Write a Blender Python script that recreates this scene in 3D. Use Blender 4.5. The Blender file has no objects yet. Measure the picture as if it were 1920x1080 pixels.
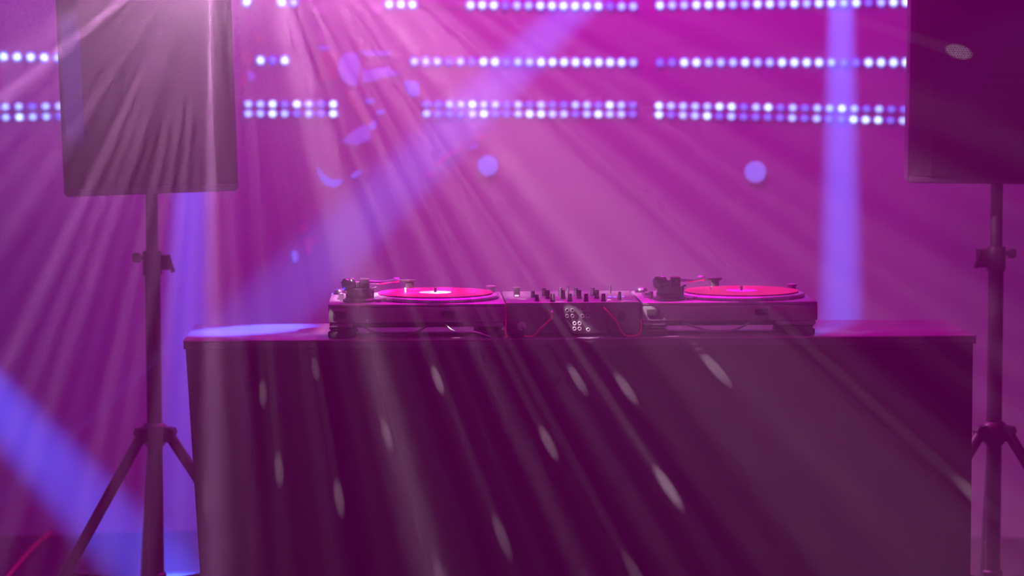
import bpy, bmesh, math, random
from mathutils import Vector, Matrix
random.seed(7)
R = math.radians
scn = bpy.context.scene
COL = scn.collection

# ------------------------------------------------------------------ camera
F_PX, CAM = 5330.0, Vector((0.0, -7.2, 1.68))
PITCH, ROLL = math.atan(447.0 / F_PX), R(0.17)
_fwd = Vector((0, math.cos(PITCH), -math.sin(PITCH)))
_up0 = Vector((0, math.sin(PITCH), math.cos(PITCH)))
_rt0 = Vector((1, 0, 0))
_rt = _rt0 * math.cos(ROLL) - _up0 * math.sin(ROLL)
_up = _up0 * math.cos(ROLL) + _rt0 * math.sin(ROLL)
cd = bpy.data.cameras.new('camera')
cam = bpy.data.objects.new('camera', cd)
COL.objects.link(cam)
cd.sensor_width = 36.0
cd.lens = F_PX * 36.0 / 1920.0
cd.clip_start, cd.clip_end = 0.1, 100
cd.dof.use_dof = True
cd.dof.focus_distance = 7.35
cd.dof.aperture_fstop = 1.9
cam.matrix_world = Matrix(((_rt.x, _up.x, -_fwd.x, CAM.x), (_rt.y, _up.y, -_fwd.y, CAM.y),
                           (_rt.z, _up.z, -_fwd.z, CAM.z), (0, 0, 0, 1)))
scn.camera = cam


def at(px, py, Y):
    """Point of the place seen at a photo position, on the upright plane at depth Y."""
    d = _fwd + _rt * ((px - 960) / F_PX) + _up * ((540 - py) / F_PX)
    return CAM + d * ((Y - CAM.y) / d.y)


def at_z(px, py, z):
    d = _fwd + _rt * ((px - 960) / F_PX) + _up * ((540 - py) / F_PX)
    return CAM + d * ((z - CAM.z) / d.z)


# ------------------------------------------------------------------ world, exposure
w = bpy.data.worlds.new('world')
scn.world = w
w.use_nodes = True
w.node_tree.nodes['Background'].inputs[0].default_value = (0.35, 0.0, 0.45, 1)
w.node_tree.nodes['Background'].inputs[1].default_value = 0.02
vs = scn.view_settings
vs.view_transform = 'Standard'
vs.look = 'None'
vs.exposure = 0.0
vs.gamma = 1.0
vs.use_curve_mapping = False
HAZE = 0.08


# ------------------------------------------------------------------ lights
def aim(o, target):
    o.rotation_euler = (Vector(target) - o.location).to_track_quat('-Z', 'Y').to_euler()


def spot(name, loc, target, color, power, cone, blend=0.3, radius=0.01):
    l = bpy.data.lights.new(name, 'SPOT')
    l.color = color
    l.energy = power
    l.spot_size = R(cone)
    l.spot_blend = blend
    l.shadow_soft_size = radius
    o = bpy.data.objects.new(name, l)
    COL.objects.link(o)
    o.location = loc
    aim(o, target)
    return o


def area(name, loc, target, color, power, sx, sy, spread=180):
    l = bpy.data.lights.new(name, 'AREA')
    l.shape = 'RECTANGLE'
    l.size, l.size_y = sx, sy
    l.color = color
    l.energy = power
    l.spread = R(spread)
    o = bpy.data.objects.new(name, l)
    COL.objects.link(o)
    o.location = loc
    aim(o, target)
    return o


MAG = (1.0, 0.0, 0.80)
PURPLE = (0.40, 0.0, 1.0)
BLUE = (0.03, 0.09, 1.0)
# stage wash bars hanging over the stage, outside the frame
area('wash_bar_backdrop', (0.05, 2.0, 3.15), (0.15, 2.7, 1.5), MAG, 44, 1.0, 0.3)
area('wash_bar_purple', (-2.2, 1.6, 2.6), (-1.6, 2.7, 0.9), PURPLE, 12, 0.8, 0.3)
area('wash_bar_top', (0.15, 1.7, 3.2), (0.15, 0.15, 0.95), (1.0, 0.0, 0.70), 54, 1.4, 0.3, 120)
area('wash_bar_front', (0.6, -2.0, 3.6), (0.3, 0.0, 0.6), (1.0, 0.01, 0.76), 54, 1.5, 0.4)

spot('pink_haze_fill', at(430, -330, 1.35), at(1060, 450, 1.35), (1.0, 0.33, 0.74), 680, 48, 1.0, 0.03)  # added unseen spot, lifts the pink glow in the haze behind the decks

# moving-head beams
spot('beam_right', at(1578, -900, 1.75), at(1576, 900, 1.75), (0.05, 0.13, 1.0), 90000, 4.3, 0.9)
spot('beam_left', at(402, -700, 1.75), at(336, 900, 1.75), BLUE, 50000, 5.2, 0.9)
BEAM3_END = at(470, 621, 0.28)
_b3 = at(1640, -549, 2.3)
spot('beam_diagonal', _b3, BEAM3_END, (0.05, 0.14, 1.0), 36000, 4.8, 0.9)
spot('beam_floor', at(-700, 10, 1.5), at(208, 990, 1.5), BLUE, 36000, 8.0, 0.9)

# added blue spots out of frame, tinting the outer sides of the loudspeakers
spot('blue_fill_left', (-3.4, -0.9, 1.7), at(140, 150, 0.62), (0.25, 0.1, 1.0), 260, 9, 0.6)
spot('blue_fill_right', (3.4, -0.6, 1.9), at(1905, 120, 0.62), (0.3, 0.35, 1.0), 160, 8, 0.6)

# mirror ball: light thrown off its facets, as a pattern of narrow rays
BALL = at(432, -322, -0.42)
RAYS = [  # angle from straight down (deg, + to the right), strength, width
    (-47, .35, 2.0), (-42, .85, 1.5), (-37, .22, 1.0), (-33, .30, 1.3), (-29, .42, 1.4), (-25, .22, .7), (-22.2, .8, .75),
    (-19.6, .7, .5), (-17.4, .75, .55), (-15.0, .3, .4), (-12.6, .65, .55), (-10.4, .6, .5), (-7.8, .5, .6), (-5.6, .45, .45),
    (-3.0, .95, 1.1), (-.3, .30, .6), (3.6, .30, .7), (5.6, .16, .4), (7.4, .34, .6), (11.2, .2, .5), (14.6, 1.0, 1.3), (17.6, .2, .5),
    (20.3, .24, .5), (22.4, .16, .4), (25.0, .55, .55), (27.6, .18, .5), (30.6, .4, .7), (33.2, .28, .8), (36, .42, 1.0), (39.3, .75, 1.6),
    (43, .95, 1.9), (46.2, .75, 1.3), (49.2, .4, .8), (53, .2, .6), (55.6, .7, .7), (58.2, .3, .8), (61, .3, .7), (64, .4, 1.0), (68, .3, 1.3)]


BALL_L = at(392, -135, -0.42)
RAYS_L = [(math.degrees(math.atan2(430 + 760 * math.sin(R(c)) - 392, -320 + 760 * math.cos(R(c)) + 135)), s * (0.8 if -35 < c < -8 else 1.0), wd * 1.1) for c, s, wd in RAYS if c < 2]
RAYS_R = [q for q in RAYS if q[0] > -2]


def ray_strength(a, rays):
    return sum(s * math.exp(-((a - c) / wd) ** 2) for c, s, wd in rays)


def mnode(tree, op, a, b=None, c=None, clamp=False):
    n = tree.nodes.new('ShaderNodeMath')
    n.operation = op
    n.use_clamp = clamp
    for i, v in enumerate((a, b, c)):
        if v is None:
            continue
        if isinstance(v, (int, float)):
            n.inputs[i].default_value = v
        else:
            tree.links.new(v, n.inputs[i])
    return n.outputs[0]


def ray_light(name, loc, energy, color, sideways, rays, floor_=0.0):
    """Point lamp behind a slotted mask: rays fan out sideways (in one upright plane) or towards the audience."""
    bl = bpy.data.lights.new(name, 'POINT')
    bl.energy = energy
    bl.color = color
    bl.shadow_soft_size = 0.0
    bo = bpy.data.objects.new(name, bl)
    COL.objects.link(bo)
    bo.location = loc
    bl.use_nodes = True
    nt = bl.node_tree
    em = nt.nodes['Emission']
    geo = nt.nodes.new('ShaderNodeNewGeometry')
    sep = nt.nodes.new('ShaderNodeSeparateXYZ')
    nt.links.new(geo.outputs['Normal'], sep.inputs[0])
    nz = mnode(nt, 'MULTIPLY', sep.outputs[2], -1.0)
    phi = mnode(nt, 'ARCTAN2', sep.outputs[0], nz)
    A0, A1 = -72.0, 82.0
    t = mnode(nt, 'DIVIDE', mnode(nt, 'SUBTRACT', phi, R(A0)), R(A1 - A0), clamp=True)
    fc = nt.nodes.new('ShaderNodeFloatCurve')
    cv = fc.mapping.curves[0]
    N, SC = 240, 2.2
    fc.mapping.use_clip = False
    for i in range(N + 1):
        x = i / N
        y = (floor_ + ray_strength(A0 + (A1 - A0) * x, rays)) / SC * min(1, i / 12, (N - i) / 12)
        if i == 0:
            cv.points[0].location = (0, y)
        elif i == N:
            cv.points[-1].location = (1, y)
        else:
            cv.points.new(x, y)
    for p in cv.points:
        p.handle_type = 'VECTOR'
    fc.mapping.update()
    nt.links.new(t, fc.inputs['Value'])
    mr = nt.nodes.new('ShaderNodeMapRange')
    mr.interpolation_type = 'SMOOTHSTEP'
    if sideways == 'back':                      # rays thrown backwards over the table
        nt.links.new(mnode(nt, 'ABSOLUTE', mnode(nt, 'SUBTRACT', sep.outputs[1], 0.50)), mr.inputs['Value'])
        lim = (0.03, 0.11)
    elif sideways:
        nt.links.new(mnode(nt, 'ABSOLUTE', sep.outputs[1]), mr.inputs['Value'])
        lim = (0.06, 0.17)
    else:
        nt.links.new(mnode(nt, 'ABSOLUTE', mnode(nt, 'ADD', sep.outputs[1], 1.0)), mr.inputs['Value'])
        lim = (0.002, 0.030)
    mr.inputs['From Min'].default_value, mr.inputs['From Max'].default_value = lim
    mr.inputs['To Min'].default_value = SC
    mr.inputs['To Max'].default_value = 0.0
    nt.links.new(mnode(nt, 'MULTIPLY', fc.outputs[0], mr.outputs[0]), em.inputs['Strength'])
    return bo


ray_light('mirror_ball_rays', BALL, 940, (1.0, 0.53, 0.90), True, RAYS_R, 0.0)
ray_light('mirror_ball_rays', BALL_L, 1600, (1.0, 0.42, 1.0), True, RAYS_L, 0.0)
RAYS_B = [(7.5, .35, .8), (10.5, .8, 1.2), (14.5, 1.5, 1.8), (19, .6, 1.0), (22.5, .75, 1.0), (26, .5, .8), (30, .9, 1.3),
          (34.5, .7, 1.1), (39, 1.1, 1.8), (44, .9, 1.5), (48.5, .5, 1.0), (53, .55, 1.2), (58, .5, 1.0), (63, .35, 1.2)]
ray_light('mirror_ball_rays', BALL, 1450, (1.0, 0.48, 0.88), 'back', RAYS_B, 0.0)
ray_light('haze_glow_fill', at(470, -105, -0.42), 2500, (1.0, 0.55, 0.95), False, [], 0.40)  # added lamp facing the audience, brightens the haze near the top


# ------------------------------------------------------------------ materials
def mat(name, color, rough=0.6, metal=0.0, var=0.15, scale=30.0, bump=0.0, spec=0.5, emis=None, emis_s=0.0):
    m = bpy.data.materials.new(name)
    m.use_nodes = True
    n = m.node_tree
    b = n.nodes['Principled BSDF']
    tc = n.nodes.new('ShaderNodeTexCoord')
    nz_ = n.nodes.new('ShaderNodeTexNoise')
    nz_.inputs['Scale'].default_value = scale
    nz_.inputs['Detail'].default_value = 3
    n.links.new(tc.outputs['Object'], nz_.inputs['Vector'])
    mx = n.nodes.new('ShaderNodeMix')
    mx.data_type = 'RGBA'
    lo = [max(0, c * (1 - var)) for c in color]
    hi = [min(1, c * (1 + var)) for c in color]
    mx.inputs['A'].default_value = (*lo, 1)
    mx.inputs['B'].default_value = (*hi, 1)
    n.links.new(nz_.outputs['Fac'], mx.inputs['Factor'])
    n.links.new(mx.outputs['Result'], b.inputs['Base Color'])
    b.inputs['Roughness'].default_value = rough
    b.inputs['Metallic'].default_value = metal
    b.inputs['Specular IOR Level'].default_value = spec
    if bump:
        bp = n.nodes.new('ShaderNodeBump')
        bp.inputs['Strength'].default_value = bump
        bp.inputs['Distance'].default_value = 0.002
        n.links.new(nz_.outputs['Fac'], bp.inputs['Height'])
        n.links.new(bp.outputs[0], b.inputs['Normal'])
    if emis:
        b.inputs['Emission Color'].default_value = (*emis, 1)
        b.inputs['Emission Strength'].default_value = emis_s
        m.cycles.emission_sampling = 'NONE'
    return m


def grille_mat(name):
    """Perforated steel: rows of round holes, every second row shifted."""
    m = mat(name, (0.06, 0.06, 0.065), 0.38, 0.6, 0.1, 20)
    n = m.node_tree
    b = n.nodes['Principled BSDF']
    tc = n.nodes.new('ShaderNodeTexCoord')
    sp = n.nodes.new('ShaderNodeSeparateXYZ')
    n.links.new(tc.outputs['Object'], sp.inputs[0])
    pitch = 0.0068
    u = mnode(n, 'DIVIDE', sp.outputs[0], pitch)
    v = mnode(n, 'DIVIDE', sp.outputs[2], pitch * 0.866)
    row = mnode(n, 'FLOOR', v)
    u2 = mnode(n, 'ADD', u, mnode(n, 'MULTIPLY', mnode(n, 'FLOORED_MODULO', row, 2.0), 0.5))
    fu = mnode(n, 'SUBTRACT', mnode(n, 'FRACT', u2), 0.5)
    fv = mnode(n, 'MULTIPLY', mnode(n, 'SUBTRACT', mnode(n, 'FRACT', v), 0.5), 0.866)
    d = mnode(n, 'SQRT', mnode(n, 'ADD', mnode(n, 'MULTIPLY', fu, fu), mnode(n, 'MULTIPLY', fv, fv)))
    hole = mnode(n, 'LESS_THAN', d, 0.34)
    old = b.inputs['Base Color'].links[0].from_socket
    mx = n.nodes.new('ShaderNodeMix')
    mx.data_type = 'RGBA'
    mx.inputs['B'].default_value = (0.004, 0.004, 0.004, 1)
    n.links.new(hole, mx.inputs['Factor'])
    n.links.new(old, mx.inputs['A'])
    n.links.new(mx.outputs['Result'], b.inputs['Base Color'])
    n.links.new(mnode(n, 'SUBTRACT', 0.6, mnode(n, 'MULTIPLY', hole, 0.6)), b.inputs['Metallic'])
    n.links.new(mnode(n, 'SUBTRACT', 0.5, mnode(n, 'MULTIPLY', hole, 0.5)), b.inputs['Specular IOR Level'])
    bp = n.nodes.new('ShaderNodeBump')
    bp.inputs['Strength'].default_value = 0.6
    bp.inputs['Distance'].default_value = 0.001
    n.links.new(d, bp.inputs['Height'])
    n.links.new(bp.outputs[0], b.inputs['Normal'])
    return m


M = dict(
    wall=mat('backdrop_fabric', (0.45, 0.42, 0.45), 0.95, 0, 0.06, 6, 0.1, 0.1),
    floor=mat('stage_floor', (0.035, 0.03, 0.035), 0.7, 0, 0.3, 9, 0.2, 0.3),
    cloth=mat('black_felt', (0.048, 0.040, 0.045), 0.95, 0, 0.55, 420, 0.35, 0.05),
    laminate=mat('table_laminate', (0.24, 0.15, 0.23), 0.15, 0, 0.12, 14, 0.0, 0.5),
    lam_edge=mat('table_edging', (0.05, 0.045, 0.05), 0.5, 0, 0.1, 14),
    black=mat('black_plastic', (0.028, 0.026, 0.028), 0.45, 0, 0.2, 40),
    rubber=mat('black_rubber', (0.015, 0.015, 0.015), 0.85, 0, 0.2, 40),
    darkmetal=mat('dark_painted_steel', (0.035, 0.032, 0.036), 0.42, 0.3, 0.2, 30),
    plinth=mat('turntable_body', (0.20, 0.17, 0.20), 0.45, 0.2, 0.12, 60),
    silver=mat('brushed_aluminium', (0.55, 0.52, 0.55), 0.32, 0.85, 0.12, 60),
    chrome=mat('chrome', (0.85, 0.83, 0.87), 0.12, 1.0, 0.05, 30),
    deck=mat('deck_plate', (0.26, 0.22, 0.26), 0.38, 0.5, 0.12, 60),
    darkchrome=mat('dark_chrome', (0.16, 0.14, 0.17), 0.15, 1.0, 0.05, 30),
    socket=mat('socket_metal', (0.40, 0.36, 0.40), 0.4, 0.3, 0.1, 40),
    vinyl=mat('red_vinyl', (0.62, 0.004, 0.14), 0.35, 0, 0.05, 20, 0.0, 0.2),
    label=mat('pale_record_label', (0.90, 0.94, 1.0), 0.8, 0, 0.05, 20),
    white=mat('white_plastic', (0.8, 0.78, 0.8), 0.5, 0, 0.05, 20),
    knob=mat('knob_rubber', (0.03, 0.028, 0.03), 0.5, 0, 0.2, 60),
    panel=mat('mixer_panel', (0.10, 0.09, 0.10), 0.38, 0.3, 0.15, 60),
    redcable=mat('red_cable', (0.65, 0.05, 0.12), 0.45, 0, 0.1, 40),
    cable=mat('black_cable', (0.03, 0.028, 0.03), 0.4, 0, 0.1, 40),
    box=mat('speaker_cabinet', (0.06, 0.052, 0.062), 0.6, 0, 0.25, 120, 0.3, 0.4),
    blue_btn=mat('blue_lit_button', (0.1, 0.1, 0.5), 0.4, emis=(0.22, 0.2, 1.0), emis_s=1.1),
    lens=mat('blue_lamp_lens', (0.1, 0.1, 0.5), 0.3, emis=(0.24, 0.20, 1.0), emis_s=0.95),
    p_blue=mat('blue_paint_added_glow', (0.22, 0.40, 1.0), 0.8, 0, 0.12, 12, emis=(0.20, 0.19, 1.0), emis_s=0.8),  # glow put into the paint, which stays too dull under the magenta wash
    p_violet=mat('violet_paint_added_glow', (0.42, 0.55, 1.0), 0.8, 0, 0.12, 12, emis=(0.25, 0.20, 1.0), emis_s=0.34),  # weaker glow put into the violet paint in the same way
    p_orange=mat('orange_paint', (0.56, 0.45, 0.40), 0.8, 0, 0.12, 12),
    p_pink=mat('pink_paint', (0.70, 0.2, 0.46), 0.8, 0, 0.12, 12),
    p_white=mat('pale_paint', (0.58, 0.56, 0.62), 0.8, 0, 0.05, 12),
)


def led_mat(name, core, rim, strength):
    """LED under a round lens: bright core, bluer towards the rim of the lens."""
    m = mat(name, rim, 0.4, emis=core, emis_s=strength)
    n = m.node_tree
    b = n.nodes['Principled BSDF']
    tc = n.nodes.new('ShaderNodeTexCoord')
    sp = n.nodes.new('ShaderNodeSeparateXYZ')
    n.links.new(tc.outputs['Object'], sp.inputs[0])
    d = mnode(n, 'SQRT', mnode(n, 'ADD', mnode(n, 'POWER', mnode(n, 'ABSOLUTE', sp.outputs[0]), 2.0), mnode(n, 'POWER', mnode(n, 'ABSOLUTE', sp.outputs[2]), 2.0)))
    f = mnode(n, 'DIVIDE', d, 0.0145, clamp=True)
    mx = n.nodes.new('ShaderNodeMix')
    mx.data_type = 'RGBA'
    mx.inputs['A'].default_value = (*core, 1)
    mx.inputs['B'].default_value = (*[c * 0.45 for c in rim], 1)
    n.links.new(mnode(n, 'POWER', f, 1.6), mx.inputs['Factor'])
    n.links.new(mx.outputs['Result'], b.inputs['Emission Color'])
    return m


LEDM = [led_mat('led_bright', (0.62, 0.95, 1.0), (0.10, 0.18, 1.0), 3.2),
        led_mat('led_medium', (0.40, 0.62, 1.0), (0.08, 0.12, 1.0), 2.4),
        led_mat('led_dim', (0.18, 0.24, 1.0), (0.08, 0.06, 0.9), 1.4)]
M['grille'] = grille_mat('perforated_grille')


# ------------------------------------------------------------------ mesh helpers
def obj(name, bm, material, parent=None, smooth=False):
    me = bpy.data.meshes.new(name)
    bmesh.ops.recalc_face_normals(bm, faces=bm.faces)
    bm.to_mesh(me)
    bm.free()
    me.materials.append(material)
    if smooth:
        for p in me.polygons:
            p.use_smooth = True
        me.set_sharp_from_angle(angle=R(40))
    o = bpy.data.objects.new(name, me)
    COL.objects.link(o)
    if parent:
        o.parent = parent
    return o


def tag(o, label, cat, group=None, kind=None):
    o['label'] = label
    o['category'] = cat
    if group:
        o['group'] = group
    if kind:
        o['kind'] = kind
    return o


def thing(name, label, cat, loc=(0, 0, 0), rotz=0.0, group=None):
    o = bpy.data.objects.new(name, None)
    COL.objects.link(o)
    o.location = loc
    o.rotation_euler = (0, 0, rotz)
    return tag(o, label, cat, group)


def dup(root, loc, rotz, label):
    def cp(o, par):
        c = o.copy()
        COL.objects.link(c)
        c.parent = par
        for ch in o.children:
            cp(ch, c)
        return c
    r = cp(root, None)
    r.location = loc
    r.rotation_euler = (0, 0, rotz)
    r['label'] = label
    return r


def box(bm, x0, x1, y0, y1, z0, z1, bev=0.0, seg=2):
    r = bmesh.ops.create_cube(bm, size=1.0)
    vsx = r['verts']
    for v in vsx:
        v.co = Vector(((x0 + x1) / 2 + v.co.x * (x1 - x0), (y0 + y1) / 2 + v.co.y * (y1 - y0), (z0 + z1) / 2 + v.co.z * (z1 - z0)))
    if bev:
        es = {e for v in vsx for e in v.link_edges}
        bmesh.ops.bevel(bm, geom=list(es), offset=bev, segments=seg, affect='EDGES', profile=0.5)


def lathe(bm, prof, c=(0, 0, 0), seg=32, axis='Z'):
    """prof: list of (radius, height); closed at both ends when radius > 0."""
    c = Vector(c)

    def P(r, h, a):
        x, y = r * math.cos(a), r * math.sin(a)
        return c + {'Z': Vector((x, y, h)), 'Y': Vector((x, h, y)), 'X': Vector((h, x, y))}[axis]
    rings = [[bm.verts.new(P(r, h, 2 * math.pi * i / seg)) for i in range(seg)] for r, h in prof]
    for a, b in zip(rings, rings[1:]):
        for i in range(seg):
            bm.faces.new((a[i], a[(i + 1) % seg], b[(i + 1) % seg], b[i]))
    bm.faces.new(rings[0])
    bm.faces.new(rings[-1])


def tube(bm, pts, r, seg=10, r1=None):
    pts = [Vector(p) for p in pts]
    n = len(pts)
    up = None
    rings = []
    for i, p in enumerate(pts):
        d = (pts[min(i + 1, n - 1)] - pts[max(i - 1, 0)]).normalized()
        if up is None:
            up = d.orthogonal().normalized()
        up = (up - d * up.dot(d)).normalized()
        sd = d.cross(up)
        rr = r if r1 is None else r + (r1 - r) * i / (n - 1)
        rings.append([bm.verts.new(p + (up * math.cos(2 * math.pi * k / seg) + sd * math.sin(2 * math.pi * k / seg)) * rr) for k in range(seg)])
    for a, b in zip(rings, rings[1:]):
        for k in range(seg):
            bm.faces.new((a[k], a[(k + 1) % seg], b[(k + 1) % seg], b[k]))
    bm.faces.new(rings[0])
    bm.faces.new(rings[-1])


def spline(ctrl, n=10):
    c = [Vector(p) for p in ctrl]
    c = [c[0] * 2 - c[1]] + c + [c[-1] * 2 - c[-2]]
    out = []
    for i in range(1, len(c) - 2):
        for k in range(n):
            t_ = k / n
            a, b, d, e = c[i - 1], c[i], c[i + 1], c[i + 2]
            out.append(0.5 * ((2 * b) + (d - a) * t_ + (2 * a - 5 * b + 4 * d - e) * t_ ** 2 + (3 * b - a - 3 * d + e) * t_ ** 3))
    out.append(c[-2])
    return out


def mk(fn, *a, **k):
    bm = bmesh.new()
    fn(bm, *a, **k)
    return bm


def Bx(name, material, parent, x0, x1, y0, y1, z0, z1, bev=0.0):
    return obj(name, mk(box, x0, x1, y0, y1, z0, z1, bev), material, parent, bev > 0)


def Lt(name, material, parent, prof, c=(0, 0, 0), seg=32, axis='Z'):
    return obj(name, mk(lathe, prof, c, seg, axis), material, parent, True)


def Tb(name, material, parent, pts, r, seg=10, r1=None):
    return obj(name, mk(tube, pts, r, seg, r1), material, parent, True)


def prism(bm, pts, off):
    """Closed outline pts extruded by the vector off."""
    a = [bm.verts.new(p) for p in pts]
    b = [bm.verts.new(Vector(p) + Vector(off)) for p in pts]
    n = len(a)
    bm.faces.new(a)
    bm.faces.new(b)
    for i in range(n):
        bm.faces.new((a[i], a[(i + 1) % n], b[(i + 1) % n], b[i]))


# ------------------------------------------------------------------ setting
def struct(name, bm, m):
    o = obj(name, bm, m)
    o['kind'] = 'structure'
    return o


YB = 2.70                                   # back wall
XL, XR = at(445, 500, YB).x, at(1209, 500, YB).x
ANG_L, ANG_R = R(9), R(10)


def wall_point(px, py):
    """Point of the three-sided backdrop seen at a photo position, with the normal towards the stage."""
    d = _fwd + _rt * ((px - 960) / F_PX) + _up * ((540 - py) / F_PX)
    if px < 445:
        o_, nrm = Vector((XL, YB, 0)), Vector((math.sin(ANG_L), -math.cos(ANG_L), 0))
    elif px > 1209:
        o_, nrm = Vector((XR, YB, 0)), Vector((-math.sin(ANG_R), -math.cos(ANG_R), 0))
    else:
        o_, nrm = Vector((0, YB, 0)), Vector((0, -1, 0))
    return CAM + d * ((o_ - CAM).dot(nrm) / d.dot(nrm)), nrm


WH = 4.2
struct('floor', mk(box, -5, 5, -4.5, 4.0, -0.1, 0.0), M['floor'])
struct('wall_back', mk(box, XL, XR, YB, YB + 0.06, 0, WH), M['wall'])


def slanted(x0, ang, sgn):
    d = Vector((sgn * math.cos(ang), -math.sin(ang), 0)) * 3.2
    n_ = Vector((sgn * math.sin(ang), math.cos(ang), 0)) * 0.06
    p = Vector((x0, YB, 0))
    return mk(prism, [p, p + d, p + d + n_, p + n_], (0, 0, WH))


struct('wall_left', slanted(XL, ANG_L, -1), M['wall'])
struct('wall_right', slanted(XR, ANG_R, 1), M['wall'])
struct('baseboard_back', mk(box, XL, XR, YB - 0.015, YB - 0.001, 0.0, 0.05), M['box'])

# haze hanging over the whole stage
hm = bpy.data.materials.new('stage_haze')
hm.use_nodes = True
hn = hm.node_tree
hn.nodes.remove(hn.nodes['Principled BSDF'])
sc_ = hn.nodes.new('ShaderNodeVolumeScatter')
sc_.inputs['Color'].default_value = (1, 1, 1, 1)
sc_.inputs['Density'].default_value = HAZE
sc_.inputs['Anisotropy'].default_value = 0.0
hn.links.new(sc_.outputs[0], hn.nodes['Material Output'].inputs['Volume'])
hm.cycles.volume_sampling = 'EQUIANGULAR'
hz = obj('haze', mk(box, -4.8, 4.8, -3.6, 3.6, 0.002, 4.1), hm)
tag(hz, 'thin pink stage haze filling the air around the table', 'haze', kind='stuff')

# ------------------------------------------------------------------ DJ table
YAW = R(2.2)
T0 = at(343, 639, 0.0)                      # front left corner of the table top
TZ = T0.z
TW, TD = 2.035, 0.44


def TP(u, v, w_=0.0):
    return Vector((T0.x + u * math.cos(YAW) - v * math.sin(YAW), T0.y + u * math.sin(YAW) + v * math.cos(YAW), TZ + w_))


def tu(px):
    return (px - 343) / 739.5


table = thing('dj_table', 'long dark table with black felt front carrying the decks', 'table', (T0.x, T0.y, 0), YAW)
Bx('table_top', M['laminate'], table, 0, TW, 0, TD, TZ - 0.004, TZ, 0.0012)
Bx('top_edging', M['lam_edge'], table, 0.001, TW - 0.001, 0.001, TD - 0.001, TZ - 0.022, TZ - 0.0045, 0.002)


def front_cloth(bm):
    n, mrow = 60, 14
    g = []
    for j in range(mrow + 1):
        tt = j / mrow
        z = (TZ - 0.0225) * (1 - tt) + 0.004 * tt
        row = []
        for i in range(n + 1):
            s = i / n
            u = 0.006 + 0.047 * tt + s * (TW - 0.014 - 0.047 * tt)
            v = 0.008 + 0.004 * tt * math.sin(s * 21 + 0.6) + 0.002 * tt * math.sin(s * 47)
            row.append(bm.verts.new((u, v, z)))
        g.append(row)
    for a, b in zip(g, g[1:]):
        for i in range(n):
            bm.faces.new((a[i], a[i + 1], b[i + 1], b[i]))
    bmesh.ops.solidify(bm, geom=bm.faces[:], thickness=0.004)


obj('front_cloth', mk(front_cloth), M['cloth'], table, True)
for sx in (0, 1):
    bm = bmesh.new()
    x0, x1 = (0.012, 0.060) if sx == 0 else (TW - 0.014, TW - 0.014)
    prism(bm, [(x0, 0.02, TZ - 0.023), (x0, TD - 0.01, TZ - 0.023), (x1, TD - 0.01, 0.004), (x1, 0.02, 0.004)], (0.005, 0, 0))
    obj('side_cloth', bm, M['cloth'], table)
for u in (0.10, TW - 0.08):
    for v in (0.06, TD - 0.06):
        Bx('leg', M['darkmetal'], table, u - 0.016, u + 0.016, v - 0.016, v + 0.016, 0.0, TZ - 0.023, 0.002)
hem = obj('hem', mk(box, 0.008, TW - 0.010, 0.004, 0.0075, TZ - 0.032, TZ - 0.0235), M['cloth'], table)


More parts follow.
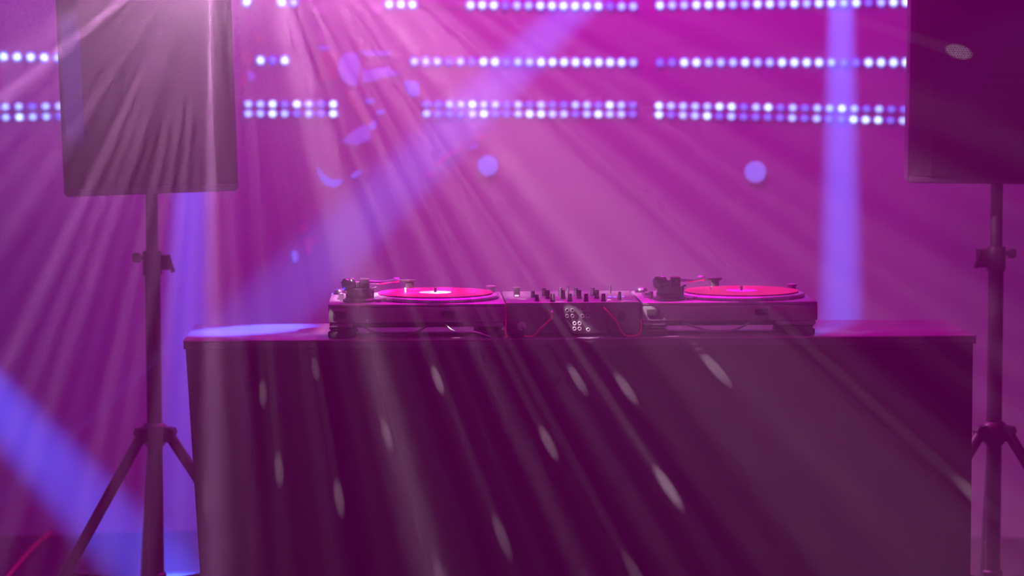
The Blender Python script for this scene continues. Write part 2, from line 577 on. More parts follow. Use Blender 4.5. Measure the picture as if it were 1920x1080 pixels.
# ------------------------------------------------------------------ turntable (rear view; origin = rear left foot corner on the table)
def make_turntable(label):
    W, D = 0.453, 0.353
    t_ = thing('turntable', label, 'turntable', group='turntables on the table')
    body = obj('body', mk(box, 0, W, 0.0, D, 0.040, 0.080, 0.004), M['plinth'], t_, True)
    # recessed lower deck below the body
    Bx('base', M['rubber'], t_, 0.020, W - 0.020, 0.022, D - 0.02, 0.026, 0.0395, 0.003)
    Bx('top_plate', M['deck'], t_, 0.0, W, 0.0, D, 0.0802, 0.0885, 0.003)
    for x in (0.034, W - 0.038):
        for y in (0.036, D - 0.04):
            Lt('foot', M['rubber'], t_, [(0.034, 0.0), (0.036, 0.004), (0.036, 0.014), (0.030, 0.017), (0.030, 0.021), (0.034, 0.024), (0.030, 0.0258)], (x, y, 0), 28)
    # raised side blocks down to the feet, as on the rear of the body
    for x0, x1 in ((0.003, 0.062), (W - 0.108, W - 0.004)):
        Bx('corner_block', M['plinth'], t_, x0, x1, 0.004, 0.03, 0.028, 0.0398, 0.003)
    # hinge sockets and rear earth terminal
    for x in (0.012, 0.290):
        Bx('hinge_socket', M['black'], t_, x, x + 0.034, -0.004, 0.0, 0.054, 0.071, 0.001)
    cx, cy = 0.276, 0.172
    # platter with strobe dots on its edge
    pl = Lt('platter', M['silver'], t_, [(0.150, 0.0887), (0.164, 0.0887), (0.1655, 0.0905), (0.166, 0.094), (0.163, 0.0975), (0.158, 0.099), (0.154, 0.1002), (0.05, 0.1002)], (cx, cy, 0), 96)
    bm = bmesh.new()
    for ring, (r_, z_) in enumerate(((0.1664, 0.0918), (0.1662, 0.0942), (0.1648, 0.0964))):
        n = 120
        for k in range(n):
            a = 2 * math.pi * (k + 0.5 * (ring % 2)) / n
            if math.sin(a) > 0.25:
                continue
            c = Vector((cx + r_ * math.cos(a), cy + r_ * math.sin(a), z_))
            e = Vector((-math.sin(a), math.cos(a), 0)) * 0.0021
            o_ = Vector((math.cos(a), math.sin(a), 0)) * 0.0006
            q = [c - e - Vector((0, 0, .0009)), c + e - Vector((0, 0, .0009)), c + e + Vector((0, 0, .0009)), c - e + Vector((0, 0, .0009))]
            prism(bm, [p - o_ * 1.5 for p in q], o_ * 2)
    dots = obj('strobe_dots', bm, M['chrome'], pl)
    dots['kind'] = 'stuff'
    mat_ = Lt('slipmat', M['rubber'], t_, [(0.10, 0.1004), (0.150, 0.1004), (0.150, 0.1018), (0.10, 0.1018)], (cx, cy, 0), 64)
    Lt('spindle', M['chrome'], t_, [(0.0036, 0.1002), (0.0036, 0.114), (0.0022, 0.1162)], (cx, cy, 0), 16)
    # strobe light pillar, far right
    s_ = Lt('strobe_pillar', M['silver'], t_, [(0.011, 0.0887), (0.011, 0.104), (0.0135, 0.106), (0.0135, 0.110), (0.009, 0.111)], (0.425, 0.285, 0), 24)
    # start button and speed buttons near the far edge
    Bx('start_button', M['silver'], t_, 0.404, 0.437, 0.318, 0.345, 0.0887, 0.092, 0.001)
    # 45 adaptor
    Lt('adaptor', M['chrome'], t_, [(0.019, 0.0887), (0.019, 0.092), (0.014, 0.101), (0.008, 0.103)], (0.024, 0.30, 0), 24)
    # pitch fader along the far left
    Bx('pitch_fader', M['black'], t_, 0.020, 0.045, 0.14, 0.255, 0.0887, 0.0905, 0.0005)
    Bx('fader_cap', M['silver'], t_, 0.024, 0.041, 0.19, 0.202, 0.0906, 0.099, 0.001)
    # tonearm assembly
    px, py = 0.078, 0.080
    ab_ = Lt('tonearm_base', M['black'], t_, [(0.042, 0.0887), (0.042, 0.094), (0.036, 0.097), (0.033, 0.1005), (0.032, 0.120), (0.028, 0.1245)], (px, py, 0), 40)
    Lt('height_ring', M['darkmetal'], ab_, [(0.0345, 0.1012), (0.0345, 0.108), (0.034, 0.1085)], (px, py, 0), 40)
    gm = obj('gimbal', mk(box, px + 0.002, px + 0.027, py - 0.018, py + 0.014, 0.1246, 0.1485, 0.003), M['black'], ab_, True)
    Bx('gimbal_yoke', M['black'], ab_, px - 0.014, px + 0.0015, py - 0.014, py + 0.010, 0.1246, 0.140, 0.003)
    Lt('pivot_screw', M['chrome'], ab_, [(0.0035, -0.002), (0.0035, 0.0), (0.002, 0.001)], (px + 0.016, py - 0.0185, 0.137), 14, 'Y')
    # counterweight on the stub behind the pivot
    ax = Vector((0.80, 0.58, 0.03)).normalized()
    piv = Vector((px, py, 0.136))
    bm = bmesh.new()
    prof = [(-0.046, 0.0), (-0.046, 0.0135), (-0.044, 0.016), (-0.033, 0.016), (-0.0315, 0.0148), (-0.030, 0.016), (-0.021, 0.016), (-0.019, 0.014), (-0.019, 0.0)]
    side = ax.cross(Vector((0, 0, 1))).normalized()
    upv = side.cross(ax)
    rings = []
    for s, r_ in prof:
        c = piv + ax * s
        r_ = max(r_, 0.0004)
        rings.append([bm.verts.new(c + (side * math.cos(2 * math.pi * k / 28) + upv * math.sin(2 * math.pi * k / 28)) * r_) for k in range(28)])
    for a, b in zip(rings, rings[1:]):
        for k in range(28):
            bm.faces.new((a[k], a[(k + 1) % 28], b[(k + 1) % 28], b[k]))
    obj('counterweight', bm, M['darkchrome'], t_, True)
    # S-shaped arm tube, shell, cartridge and stylus
    tip = Vector((0.200, 0.205, 0.0))
    arm = [piv - ax * 0.02, piv + ax * 0.03, Vector((px + 0.055, py + 0.030, 0.1345)), Vector((px + 0.075, py + 0.066, 0.1345)), Vector((px + 0.088, py + 0.098, 0.134)), Vector((tip.x - 0.026, tip.y - 0.006, 0.1335))]
    Tb('arm_tube', M['chrome'], t_, spline(arm, 8), 0.0048, 12)
    Lt('arm_collar', M['chrome'], t_, [(0.0062, -0.034), (0.0068, -0.031), (0.0068, -0.021), (0.0062, -0.018)], (tip.x, tip.y - 0.004, 0.1335), 18, 'X')
    hs = Bx('head_shell', M['black'], t_, tip.x - 0.018, tip.x + 0.026, tip.y - 0.010, tip.y + 0.010, 0.1285, 0.1345, 0.001)
    Tb('finger_lift', M['black'], hs, [(tip.x + 0.010, tip.y - 0.010, 0.1335), (tip.x + 0.016, tip.y - 0.02, 0.1335), (tip.x + 0.026, tip.y - 0.026, 0.135)], 0.0012, 8)
    ct = Bx('cartridge', M['black'], t_, tip.x - 0.002, tip.x + 0.020, tip.y - 0.008, tip.y + 0.008, 0.1125, 0.1284, 0.001)
    obj('stylus', mk(prism, [(tip.x - 0.005, tip.y - 0.0105, 0.1122), (tip.x + 0.0005, tip.y - 0.0105, 0.1122), (tip.x - 0.001, tip.y - 0.0105, 0.1028), (tip.x - 0.0035, tip.y - 0.0105, 0.1028)], (0, 0.006, 0)), M['white'], ct)
    # arm rest, anti-skate knob, cue lever
    Tb('arm_rest', M['black'], t_, [(px + 0.035, py + 0.012, 0.094), (px + 0.036, py + 0.012, 0.122), (px + 0.044, py + 0.014, 0.124)], 0.0032, 8)
    Lt('antiskate_knob', M['silver'], t_, [(0.009, 0.0), (0.009, 0.006), (0.007, 0.008)], (px + 0.050, py - 0.020, 0.0888), 20)
    Tb('cue_lever', M['chrome'], t_, [(px - 0.028, py - 0.006, 0.112), (px - 0.040, py - 0.010, 0.134), (px - 0.046, py - 0.012, 0.140)], 0.0026, 8)
    Lt('lift_post', M['silver'], t_, [(0.006, 0.0887), (0.006, 0.107), (0.0045, 0.1085)], (px - 0.046, py + 0.03, 0), 16)
    for x in (0.10, 0.33):
        Lt('screw', M['chrome'], t_, [(0.0028, -0.0012), (0.0028, 0.0), (0.002, 0.0004)], (x, -0.001, 0.047), 10, 'Y')
    return t_, (cx, cy)


def record(loc, rotz, label, c):
    r_ = thing('vinyl_record', label, 'record', loc, rotz, 'records on the turntables')
    Lt('disc', M['vinyl'], r_, [(0.0038, 0.1020), (0.1495, 0.1020), (0.1505, 0.1028), (0.1495, 0.1036), (0.146, 0.1033), (0.0038, 0.1033)], (c[0], c[1], 0), 96)
    Lt('centre_label', M['label'], r_, [(0.0038, 0.1034), (0.0500 * 0.84, 0.1034), (0.0500 * 0.84, 0.1037), (0.0038, 0.1037)], (c[0], c[1], 0), 64)
    return r_


TV = 0.022
tt1, CC = make_turntable('turntable left of the mixer, its tonearm resting over a red record')
tt1.location = TP(tu(616), TV)
tt1.rotation_euler = (0, 0, YAW)
tt2 = dup(tt1, TP(tu(1211), TV), YAW, 'turntable right of the mixer, nearest the right end of the table')
record(TP(tu(616), TV), YAW, 'red vinyl record with pale label on the left turntable', CC)
record(TP(tu(1211), TV), YAW, 'red vinyl record with pale label on the right turntable', CC)

# ------------------------------------------------------------------ mixer
MU0, MU1 = tu(953), tu(1206.5)
MW, MD, MH = MU1 - MU0, 0.352, 0.0895
mixer = thing('dj_mixer', 'dark DJ mixer with knobs and rear sockets between the two turntables', 'mixer', TP(MU0, 0.020), YAW)
Bx('body', M['panel'], mixer, 0, MW, 0.0, MD, 0.010, MH - 0.003, 0.002)
Bx('top_panel', M['panel'], mixer, 0, MW, 0.0, MD, MH - 0.0028, MH, 0.0008)
for x in (0.03, MW - 0.03):
    for y in (0.03, MD - 0.03):
        Lt('foot', M['rubber'], mixer, [(0.014, 0.0), (0.015, 0.003), (0.013, 0.0098)], (x, y, 0), 20)


def mxp(px):
    return (px - 953) / 739.5


def vy(py):                                   # photo row on the top panel -> depth
    return max(0.012, (571.0 - py) / 73.0)


def knob(px, py, h, wd, name='knob'):
    y = vy(py)
    r_ = wd * 0.5
    k = Lt(name, M['knob'], mixer, [(r_ * 1.15, MH), (r_ * 1.15, MH + 0.003), (r_, MH + 0.004), (r_ * 0.9, MH + h * 0.94), (r_ * 0.8, MH + h)], (mxp(px), y, 0), 18)
    Bx('pointer', M['white'], k, mxp(px) - 0.0008, mxp(px) + 0.0008, y - r_ * 0.7, y + 0.001, MH + h + 0.00005, MH + h + 0.0006)
    return k


for px in (1042, 1075, 1106, 1139):
    knob(px, 568.5, 0.020, 0.0115)
for px in (1036, 1066, 1097, 1131):
    knob(px, 562, 0.022, 0.0115)
for px in (1032, 1064, 1094, 1127):
    knob(px, 556, 0.021, 0.0110)
for px in (1009, 1013):
    knob(px, 567 if px == 1013 else 559, 0.017, 0.0105)
for px in (1081, 1164):
    knob(px, 552, 0.022, 0.0065)
knob(1172, 566, 0.022, 0.0085)
# fader with its pale slot and cap
Bx('fader_slot', M['white'], mixer, mxp(963), mxp(996), vy(562) - 0.0015, vy(562) + 0.0015, MH + 0.00005, MH + 0.0012)
fd = Bx('fader_cap', M['knob'], mixer, mxp(972), mxp(984), vy(558) - 0.006, vy(558) + 0.006, MH + 0.0012, MH + 0.0255, 0.0015)
Bx('cap_line', M['white'], fd, mxp(974), mxp(982), vy(558) - 0.0066, vy(558) - 0.0061, MH + 0.002, MH + 0.006)
for px in (1157, 1167, 1182):
    Lt('lit_button', M['blue_btn'], mixer, [(0.0052, MH), (0.0052, MH + 0.0018), (0.004, MH + 0.0024)], (mxp(px), vy(560), 0), 18)
for px in (1152, 1176, 1190):
    Bx('button', M['silver'], mixer, mxp(px) - 0.004, mxp(px) + 0.004, vy(566) - 0.003, vy(566) + 0.003, MH + 0.00005, MH + 0.002, 0.0005)
for px in (1052, 1085, 1115):
    Bx('channel_fader', M['black'], mixer, mxp(px) - 0.001, mxp(px) + 0.001, 0.20, 0.27, MH + 0.00005, MH + 0.001)


def mz(py):                                   # photo row on the rear panel -> height
    return (636.0 - py) / 738.0


def jack(px, py, m_=None):
    x, z = mxp(px), mz(py)
    bm = bmesh.new()
    seg = 20
    prof = [(0.0046, 0.0), (0.0046, -0.0085), (0.0034, -0.0085), (0.0034, -0.001)]
    rings = [[bm.verts.new((x + r_ * math.cos(2 * math.pi * i / seg), h, z + r_ * math.sin(2 * math.pi * i / seg))) for i in range(seg)] for r_, h in prof]
    for a, b in zip(rings, rings[1:]):
        for i in range(seg):
            bm.faces.new((a[i], a[(i + 1) % seg], b[(i + 1) % seg], b[i]))
    bm.faces.new(rings[-1])
    o = obj('rca_socket', bm, m_ or M['white'], mixer, True)
    Lt('socket_core', M['rubber'], o, [(0.0026, -0.001), (0.0026, -0.004)], (x, 0, z), 12, 'Y')
    return o


for px, py in ((1068, 584), (1078, 584), (1097, 583), (1107, 583), (1068, 595), (1078, 595), (1097, 595), (1107, 595)):
    jack(px, py, M['socket'])
for px, py in ((1082, 609), (1091.5, 609), (1082, 619), (1091.5, 619), (1108, 621)):
    jack(px, py)
for px, py in ((1009, 599), (1025, 598), (1025, 622), (1047, 583), (1126, 583), (1169, 606), (1180, 606), (1169, 616), (1122, 622)):
    Lt('panel_screw', M['chrome'], mixer, [(0.0014, -0.0008), (0.0014, 0.0), (0.0009, 0.0003)], (mxp(px), -0.0004, mz(py)), 10, 'Y')
Bx('rear_plate', M['panel'], mixer, mxp(1056), mxp(1130), -0.0012, 0.0, mz(627), mz(577), 0.0005)
Lt('power_inlet', M['rubber'], mixer, [(0.011, 0.0), (0.011, -0.003), (0.009, -0.0035)], (mxp(1172), 0, mz(597)), 20, 'Y')
Lt('xlr_socket', M['silver'], mixer, [(0.0115, 0.0), (0.0115, -0.003), (0.0085, -0.0035)], (mxp(982), 0, mz(614)), 24, 'Y')


# ------------------------------------------------------------------ cables behind the decks
def cable(label, m_, pts, r=0.0024, plug=None, name='audio_cable'):
    base = TP(*pts[0])
    c = thing(name, label, 'cable', (0, 0, 0))
    Tb('cord', m_, c, spline([TP(*p) for p in pts], 10), r, 8)
    for i, (pm, p0, p1, r_) in enumerate(plug or []):
        Tb('plug', pm, c, [TP(*p0), TP(*p1)], r_, 14)
    return c


VF = 0.012
cable('red audio cable plugged high into the mixer rear, hanging left', M['redcable'],
      [(tu(1038), -0.010, mz(590)), (tu(1037), -0.015, mz(597)), (tu(1030), -0.014, mz(604)), (tu(1015), -0.008, mz(618)), (tu(1003), 0.004, 0.0065), (tu(985), 0.012, 0.005)],
      0.0022, [(M['silver'], (tu(1038.5), 0.0185, mz(585.5)), (tu(1038.5), -0.012, mz(588.5)), 0.0042)])
cable('red audio cable hanging in a loop at the right end of the mixer', M['redcable'],
      [(tu(1138), 0.016, mz(580)), (tu(1141), -0.010, mz(583)), (tu(1152), -0.012, mz(594)), (tu(1161), -0.010, mz(605)), (tu(1168), -0.006, mz(620)), (tu(1178), 0.006, 0.006), (tu(1196), 0.010, 0.0045), (tu(1207), 0.014, 0.012), (tu(1209), 0.016, mz(612)), (tu(1207.5), 0.016, mz(603))], 0.0020)
cable('black cable hanging in a curve on the mixer rear, right of the sockets', M['cable'],
      [(tu(1141), 0.0185, mz(600)), (tu(1141), 0.004, mz(606)), (tu(1144), -0.006, mz(618)), (tu(1153), -0.006, mz(630)), (tu(1166), 0.004, 0.004), (tu(1180), 0.002, 0.0035)], 0.0020)
cable('black plug and lead in the lower left socket of the mixer', M['cable'],
      [(tu(982), -0.014, mz(614)), (tu(984), -0.020, mz(618)), (tu(983), -0.016, mz(630)), (tu(978), -0.008, 0.005), (tu(962), 0.004, 0.004)],
      0.0026, [(M['silver'], (tu(982), 0.016, mz(614)), (tu(982), -0.012, mz(614)), 0.0075)])
cable('black lead sagging under the left half of the left turntable', M['cable'],
      [(tu(672), 0.035, 0.034), (tu(685), 0.020, 0.030), (tu(700), 0.010, 0.018), (tu(722), 0.008, 0.010), (tu(745), 0.008, 0.0075), (tu(772), 0.008, 0.012), (tu(790), 0.012, 0.022), (tu(803), 0.028, 0.034)], 0.0032)
cable('thin grey lead arching onto the table at the right of the left turntable', M['silver'],
      [(tu(838), 0.030, 0.034), (tu(850), 0.014, 0.022), (tu(866), 0.010, 0.016), (tu(885), 0.008, 0.018), (tu(900), 0.008, 0.015), (tu(912), 0.008, 0.009), (tu(924), 0.010, 0.0035)], 0.0018)
cable('black lead sagging under the right turntable', M['cable'],
      [(tu(1290), 0.035, 0.034), (tu(1310), 0.014, 0.026), (tu(1340), 0.008, 0.014), (tu(1370), 0.008, 0.012), (tu(1400), 0.012, 0.024), (tu(1415), 0.03, 0.034)], 0.0030)
cable('red lead standing between the left turntable and the mixer', M['redcable'],
      [(tu(951.5), 0.05, 0.088), (tu(951.5), 0.030, 0.070), (tu(952), 0.020, 0.045), (tu(951), 0.012, 0.02), (tu(953), 0.006, 0.004), (tu(948), -0.001, 0.0035)], 0.0022)


# ------------------------------------------------------------------ loudspeakers and stands
def make_stand(name, label, px, Y, collar_py, hub_py, third, knob_dir, top_py):
    base = at_z(px, 93 + F_PX * CAM.z / (Y - CAM.y), 0.0)
    x, y = at(px, hub_py, Y).x, Y
    s_ = thing(name, label, 'stand', (x, y, 0), 0.0, 'tripod speaker stands')
    zc, zh = at(px, collar_py, Y).z, at(px, hub_py, Y).z
    zt = at(px, top_py, Y).z + 0.02
    Lt('lower_tube', M['darkmetal'], s_, [(0.0215, 0.10), (0.0215, zc + 0.012)], (0, 0, 0), 28)
    Lt('upper_tube', M['darkmetal'], s_, [(0.0172, zc - 0.05), (0.0172, zt)], (0, 0, 0), 28)
    cl = Lt('clamp_collar', M['black'], s_, [(0.0245, zc - 0.045), (0.027, zc - 0.04), (0.027, zc + 0.018), (0.024, zc + 0.024)], (0, 0, 0), 28)
    kd = knob_dir
    Bx('clamp_ear', M['black'], cl, kd * 0.022, kd * 0.05, -0.012, 0.012, zc - 0.03, zc + 0.012, 0.004)
    Tb('clamp_handle', M['black'], cl, [(kd * 0.045, -0.01, zc + 0.012), (kd * 0.052, -0.014, zc - 0.012), (kd * 0.060, -0.014, zc - 0.036)], 0.006, 10)
    Lt('clamp_knob', M['black'], cl, [(0.011, -kd * 0.055), (0.014, -kd * 0.050), (0.014, -kd * 0.036), (0.006, -kd * 0.030), (0.006, -kd * 0.02)], (0, 0, zc + 0.004), 20, 'X')
    hb = Lt('hub', M['black'], s_, [(0.026, zh - 0.045), (0.034, zh - 0.03), (0.036, zh + 0.004), (0.030, zh + 0.016), (0.023, zh + 0.020)], (0, 0, 0), 30)
    Lt('lower_collar', M['black'], s_, [(0.0225, 0.16), (0.028, 0.165), (0.028, 0.205), (0.0225, 0.21)], (0, 0, 0), 28)
    rad = 0.465
    for k in range(3):
        a = third + k * 2 * math.pi / 3
        d = Vector((math.cos(a), math.sin(a), 0))
        top = d * 0.040 + Vector((0, 0, zh - 0.006))
        end = d * rad + Vector((0, 0, 0.018))
        sd = Vector((-d.y, d.x, 0))
        # bracket wing on the hub
        bm = bmesh.new()
        q = [d * 0.030 + Vector((0, 0, zh - 0.030)), d * 0.030 + Vector((0, 0, zh + 0.010)), d * 0.058 + Vector((0, 0, zh + 0.008)), d * 0.064 + Vector((0, 0, zh - 0.004)), d * 0.05 + Vector((0, 0, zh - 0.034))]
        prism(bm, [p - sd * 0.014 for p in q], sd * 0.028)
        obj('bracket', bm, M['black'], hb)
        lg = Tb('leg', M['darkmetal'], s_, [top, top.lerp(end, 0.5), end], 0.0155, 14)
        Tb('rubber_foot', M['rubber'], lg, [end + (top - end).normalized() * 0.03, end - (top - end).normalized() * 0.004], 0.0185, 14)
        mid = top.lerp(end, 0.62)
        Tb('brace', M['darkmetal'], s_, [d * 0.026 + Vector((0, 0, 0.185)), mid], 0.0065, 8)
        Tb('hinge_bolt', M['chrome'], lg, [mid - sd * 0.017, mid + sd * 0.017], 0.0042, 10)
    return s_


make_stand('speaker_stand', 'black tripod speaker stand at the left end of the table', 290, 0.75, 486, 806, R(102), 1, 366)
make_stand('speaker_stand', 'black tripod speaker stand half hidden behind the right table end', 1864, 0.75, 478, 803, R(84), -1, 346)


def make_speaker(label, px0, px1, py_bottom, Y, yaw, roll, strip):
    c = at((px0 + px1) / 2, py_bottom, Y)
    wd = (px1 - px0) / F_PX * (Y - CAM.y)
    hgt, dp = 0.70, 0.36
    s_ = thing('loudspeaker', label, 'loudspeaker', c, 0, 'loudspeakers on stands')
    s_.rotation_euler = (0, roll, yaw)
    h = wd / 2
    bm = bmesh.new()
    # trapezoid cabinet, narrower at the back
    out = [(-h, 0, 0), (h, 0, 0), (h, 0.14, 0), (h * 0.66, dp, 0), (-h * 0.66, dp, 0), (-h, 0.14, 0)]
    prism(bm, out, (0, 0, hgt))
    bmesh.ops.bevel(bm, geom=bm.edges[:], offset=0.007, segments=2, affect='EDGES')
    obj('cabinet', bm, M['box'], s_, True)
    # bowed steel grille: flat middle with bevelled sides
    g = 0.012
    bm = bmesh.new()
    sw = strip
    q = [(-h + g, -0.002, 0.022), (-h + sw, -0.026, 0.022), (h - sw, -0.026, 0.022), (h - g, -0.002, 0.022)]
    prism(bm, q, (0, 0, hgt - 0.044))
    obj('grille', bm, M['grille'], s_)
    Bx('bottom_rail', M['box'], s_, -h + 0.004, h - 0.004, -0.012, -0.0005, 0.002, 0.020, 0.003)
    Bx('top_rail', M['box'], s_, -h + 0.004, h - 0.004, -0.012, -0.0005, hgt - 0.020, hgt - 0.002, 0.003)
    Lt('pole_cup', M['black'], s_, [(0.034, -0.004), (0.034, 0.004), (0.028, 0.006)], (0.0, 0.17, -0.001), 24)
    for sx in (-1, 1):
        bm = bmesh.new()
        box(bm, sx * h - 0.002 * sx - 0.003, sx * h - 0.002 * sx + 0.003, 0.04, 0.11, 0.30, 0.42, 0.002)
        obj('side_handle', bm, M['black'], s_, True)
    return s_


make_speaker('large black loudspeaker on the left stand, lit through by white rays', 122, 447, 364, 0.62, R(7), R(-1.6), 0.062)
make_speaker('large black loudspeaker on the right stand, cut by the frame edge', 1703, 2032, 345, 0.62, R(-3), R(0.6), 0.062)

# ------------------------------------------------------------------ LED strips on the backdrop
led_mesh = {}


def led_strip(label, rows, seedv):
    """rows: list of (x0, y0, x1, y1, count, skip set)."""
    rnd = random.Random(seedv)
    x0, y0, x1, y1 = rows[0][:4]
    c0, nrm = wall_point((x0 + x1) / 2, sum(r[1] + r[3] for r in rows) / (2 * len(rows)))
    s_ = thing('led_strip', label, 'led strip', c0 + nrm * 0.001, 0, 'LED strips on the back wall')
    s_.rotation_euler = (0, 0, math.atan2(nrm.x, -nrm.y))
    bpy.context.view_layer.update()
    inv = s_.matrix_world.inverted()
    for (x0, y0, x1, y1, n, skip) in rows:
        a, b = inv @ wall_point(x0, y0)[0], inv @ wall_point(x1, y1)[0]
        dr = (b - a).normalized()
        bm = bmesh.new()
        e = dr * 0.018
        up_ = Vector((0, 0, 0.010))
        prism(bm, [a - e - up_, b + e - up_, b + e + up_, a - e + up_], (0, -0.004, 0))
        obj('carrier', bm, M['wall'], s_)
        for i in range(n):
            if i in skip:
                continue
            k = rnd.choices((0, 1, 2), (7, 4, 1) if len(rows) == 1 else (3, 5, 4))[0]
            hgt = 0.0145 if len(rows) == 1 else 0.0105
            key = (k, hgt)
            if key not in led_mesh:
                bm = bmesh.new()
                lathe(bm, [(0.0170, -0.0045), (0.0165, -0.007), (0.0125, -0.010), (0.0060, -0.0118)], (0, 0, 0), 18, 'Y')
                for v in bm.verts:
                    v.co.z *= hgt / 0.0145
                o = obj('led', bm, LEDM[k], s_, True)
                led_mesh[key] = o.data
            else:
                o = bpy.data.objects.new('led', led_mesh[key])
                COL.objects.link(o)
                o.parent = s_
            o.location = a.lerp(b, i / max(1, n - 1))
    return s_


E = set()
led_strip('top row of LED dots on the right third of the back wall', [(1238, 10, 1699, 4, 21, E)], 1)
led_strip('middle single row of LED dots on the right third of the back wall', [(1238, 117, 1699, 117, 21, E)], 2)
led_strip('double row of LED dots on the right third of the back wall', [(1236, 198, 1695, 205, 21, E), (1236, 215, 1693, 226, 21, E)], 3)
led_strip('top row of LED dots in the middle of the back wall', [(730, 8, 1187, 12, 22, {3, 4, 5, 6})], 4)
led_strip('middle single row of LED dots in the middle of the back wall', [(777, 115, 1187, 117, 20, E)], 5)
led_strip('double row of LED dots in the middle of the back wall', [(800, 195, 1186, 197, 19, E), (800, 213, 1186, 214, 19, E)], 6)
led_strip('short top row of LED dots right of the left loudspeaker', [(463, 3, 551, 4, 5, {1, 2})], 7)
led_strip('three single LED dots right of the left loudspeaker', [(489, 113, 534, 113, 3, E)], 8)
led_strip('short double row of LED dots right of the left loudspeaker', [(466, 195, 625, 195, 8, E), (466, 213, 625, 213, 8, E)], 9)
led_strip('single row of LED dots left of the left loudspeaker', [(7, 106, 108, 108, 5, E)], 10)
led_strip('double row of LED dots left of the left loudspeaker', [(10, 200, 111, 199, 5, E), (11, 220, 112, 218, 5, E)], 11)

# ------------------------------------------------------------------ painted shapes on the back wall, glow added to the blue and violet ones
mural = thing('wall_decoration', 'blurred wall decoration of dull orange shapes and blue ones with added glow above the left turntable', 'decoration', (at(690, 200, YB).x, YB, at(690, 450, YB).z))
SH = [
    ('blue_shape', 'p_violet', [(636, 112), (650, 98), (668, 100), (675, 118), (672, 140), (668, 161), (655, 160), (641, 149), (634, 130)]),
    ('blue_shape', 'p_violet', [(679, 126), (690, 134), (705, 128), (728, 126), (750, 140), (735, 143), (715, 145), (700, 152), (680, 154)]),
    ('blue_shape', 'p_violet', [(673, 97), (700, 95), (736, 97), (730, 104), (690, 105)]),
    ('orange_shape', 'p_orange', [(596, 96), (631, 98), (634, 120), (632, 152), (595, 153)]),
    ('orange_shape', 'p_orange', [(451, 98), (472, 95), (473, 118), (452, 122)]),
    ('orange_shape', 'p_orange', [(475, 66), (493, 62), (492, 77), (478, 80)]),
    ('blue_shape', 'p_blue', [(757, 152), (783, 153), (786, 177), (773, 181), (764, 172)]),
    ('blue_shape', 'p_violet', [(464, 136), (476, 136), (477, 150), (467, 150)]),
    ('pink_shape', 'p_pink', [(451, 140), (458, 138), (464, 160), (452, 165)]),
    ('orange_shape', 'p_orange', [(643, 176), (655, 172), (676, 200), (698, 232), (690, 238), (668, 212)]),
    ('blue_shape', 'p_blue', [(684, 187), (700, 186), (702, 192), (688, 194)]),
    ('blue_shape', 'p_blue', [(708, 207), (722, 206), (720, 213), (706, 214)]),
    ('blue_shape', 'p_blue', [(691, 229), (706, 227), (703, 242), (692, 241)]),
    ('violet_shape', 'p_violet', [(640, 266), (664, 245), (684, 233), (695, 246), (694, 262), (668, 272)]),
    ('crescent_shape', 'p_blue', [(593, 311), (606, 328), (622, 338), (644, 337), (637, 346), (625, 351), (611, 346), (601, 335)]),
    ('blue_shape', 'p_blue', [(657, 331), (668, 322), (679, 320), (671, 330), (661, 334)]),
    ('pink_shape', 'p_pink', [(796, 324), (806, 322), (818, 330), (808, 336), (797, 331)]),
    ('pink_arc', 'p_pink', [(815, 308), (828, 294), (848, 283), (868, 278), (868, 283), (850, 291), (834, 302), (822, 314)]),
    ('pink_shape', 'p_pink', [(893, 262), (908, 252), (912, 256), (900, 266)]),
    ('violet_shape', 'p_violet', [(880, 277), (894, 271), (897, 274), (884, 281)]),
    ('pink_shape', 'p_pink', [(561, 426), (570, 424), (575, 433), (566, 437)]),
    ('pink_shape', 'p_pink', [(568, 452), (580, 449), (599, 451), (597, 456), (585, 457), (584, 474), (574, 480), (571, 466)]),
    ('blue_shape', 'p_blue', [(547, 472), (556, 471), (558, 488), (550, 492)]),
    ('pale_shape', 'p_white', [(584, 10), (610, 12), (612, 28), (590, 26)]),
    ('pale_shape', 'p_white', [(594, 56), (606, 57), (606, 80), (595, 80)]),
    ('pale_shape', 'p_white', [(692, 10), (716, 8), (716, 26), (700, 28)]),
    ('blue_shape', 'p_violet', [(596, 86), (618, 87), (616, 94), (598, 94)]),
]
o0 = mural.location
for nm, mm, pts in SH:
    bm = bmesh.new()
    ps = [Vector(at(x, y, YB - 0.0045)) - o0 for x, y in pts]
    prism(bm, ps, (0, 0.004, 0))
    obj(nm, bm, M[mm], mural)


# ------------------------------------------------------------------ small wall lamps
def wall_lamp(label, px, py, r_px):
    p, nrm = wall_point(px, py)
    r_ = r_px / F_PX * (p.y - CAM.y)
    l_ = thing('wall_lamp', label, 'lamp', p + nrm * 0.001, math.atan2(nrm.x, -nrm.y), 'round blue lamps on the back wall')
    Lt('housing', M['wall'], l_, [(r_ * 0.8, -0.002), (r_ * 1.0, -0.004), (r_ * 1.0, -0.010), (r_ * 0.97, -0.010), (r_ * 0.96, -0.008), (r_ * 0.5, -0.007)], (0, 0, 0), 28, 'Y')
    Lt('lens', M['lens'], l_, [(r_ * 0.95, -0.0085), (r_ * 0.93, -0.011), (r_ * 0.7, -0.014), (r_ * 0.3, -0.0155)], (0, 0, 0), 28, 'Y')
    return l_


wall_lamp('round blue lamp on the back wall, above the mixer', 915, 310, 20)
wall_lamp('round blue lamp on the back wall, above the right turntable', 1417, 322, 21)

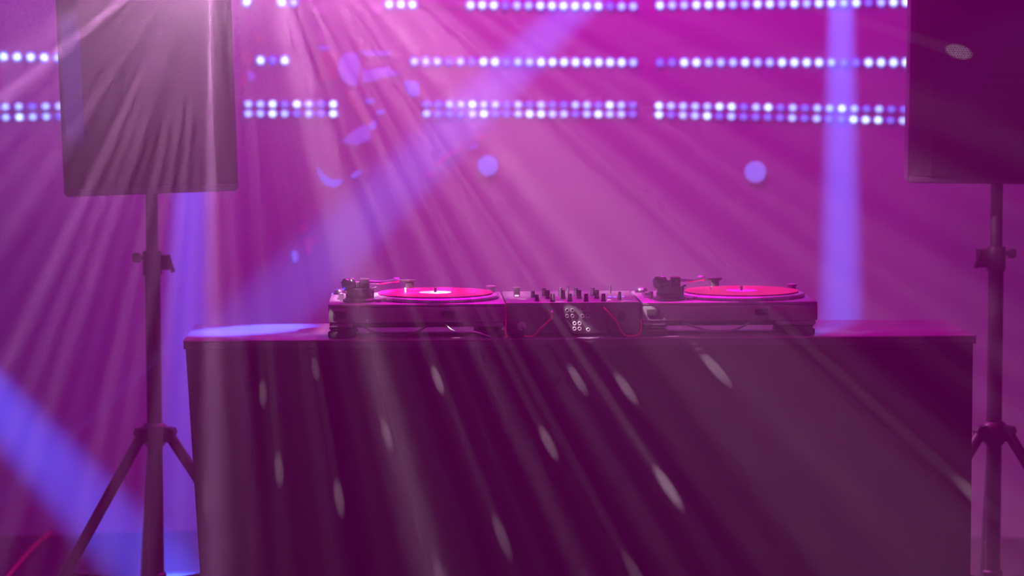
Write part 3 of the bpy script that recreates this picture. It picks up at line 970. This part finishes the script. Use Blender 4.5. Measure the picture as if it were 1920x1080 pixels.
# ------------------------------------------------------------------ things on the floor
fc_ = thing('floor_cable', 'thin pink lit cable on the floor at the far left', 'cable', at_z(60, 1040, 0.0))
o1 = fc_.location
Tb('cord', M['redcable'], fc_, [p - o1 + Vector((0, 0, 0.009)) for p in spline([at_z(66, 1002, 0), at_z(93, 1003, 0), at_z(84, 1012, 0), at_z(58, 1036, 0), at_z(20, 1080, 0), at_z(-10, 1120, 0)], 8)], 0.006, 8)

# ------------------------------------------------------------------ light spots thrown by single mirror facets
FACETS = [  # photo position, plane depth offset, width px, strength
    (493, 738, 9, 4), (591, 690, 9, 3), (820, 711, 12, 9), (725, 815, 10, 6), (523, 880, 9, 5), (636, 936, 10, 6), (388, 922, 8, 2),
    (940, 1003, 14, 5.0), (1028, 830, 16, 7.5), (1083, 712, 18, 8), (1173, 727, 18, 9), (1340, 690, 17, 12), (1250, 910, 22, 15),
    (825, 1080, 14, 4.5), (1195, 1083, 16, 5), (1836, 936, 20, 9)]
for i, (px, py, wpx, s) in enumerate(FACETS):
    u = tu(px)
    tgt = at(px, py, T0.y + u * math.sin(YAW) + 0.008)
    dist = (tgt - BALL).length
    cone = math.degrees(wpx / 739.5 / dist) * 0.95
    spot('facet_ray', BALL, tgt, (1.0, 0.80, 0.93), s * 420 * dist * dist / 4, cone * 1.1, 1.0, 0.0)
for px, py, Yt, wpx, s in ((620, 590, 0.03, 12, 60), (835, 588, 0.03, 14, 60), (1222, 588, 0.06, 24, 90), (1798, 97, 0.60, 26, 200), (1086, 606, 0.05, 34, 90), (1043, 558, 0.08, 12, 130), (1132, 556, 0.12, 12, 160), (1171, 560, 0.10, 10, 130), (980, 562, 0.16, 14, 110), (664, 536, 0.10, 12, 160)):
    tgt = at(px, py, Yt)
    dist = (tgt - BALL).length
    spot('facet_ray', BALL, tgt, (1.0, 0.86, 0.93), s * 9 * dist * dist / 4, math.degrees(wpx / 739.5 / dist) * 1.2, 0.5, 0.0)
for u0 in (tu(616), tu(1211)):                # glints on the two styli
    tgt = TP(u0 + 0.198, TV + 0.1945, 0.108)
    dist = (tgt - BALL).length
    spot('facet_ray', BALL, tgt, (1.0, 0.86, 0.93), 2300 * dist * dist / 4, 0.32, 0.5, 0.0)
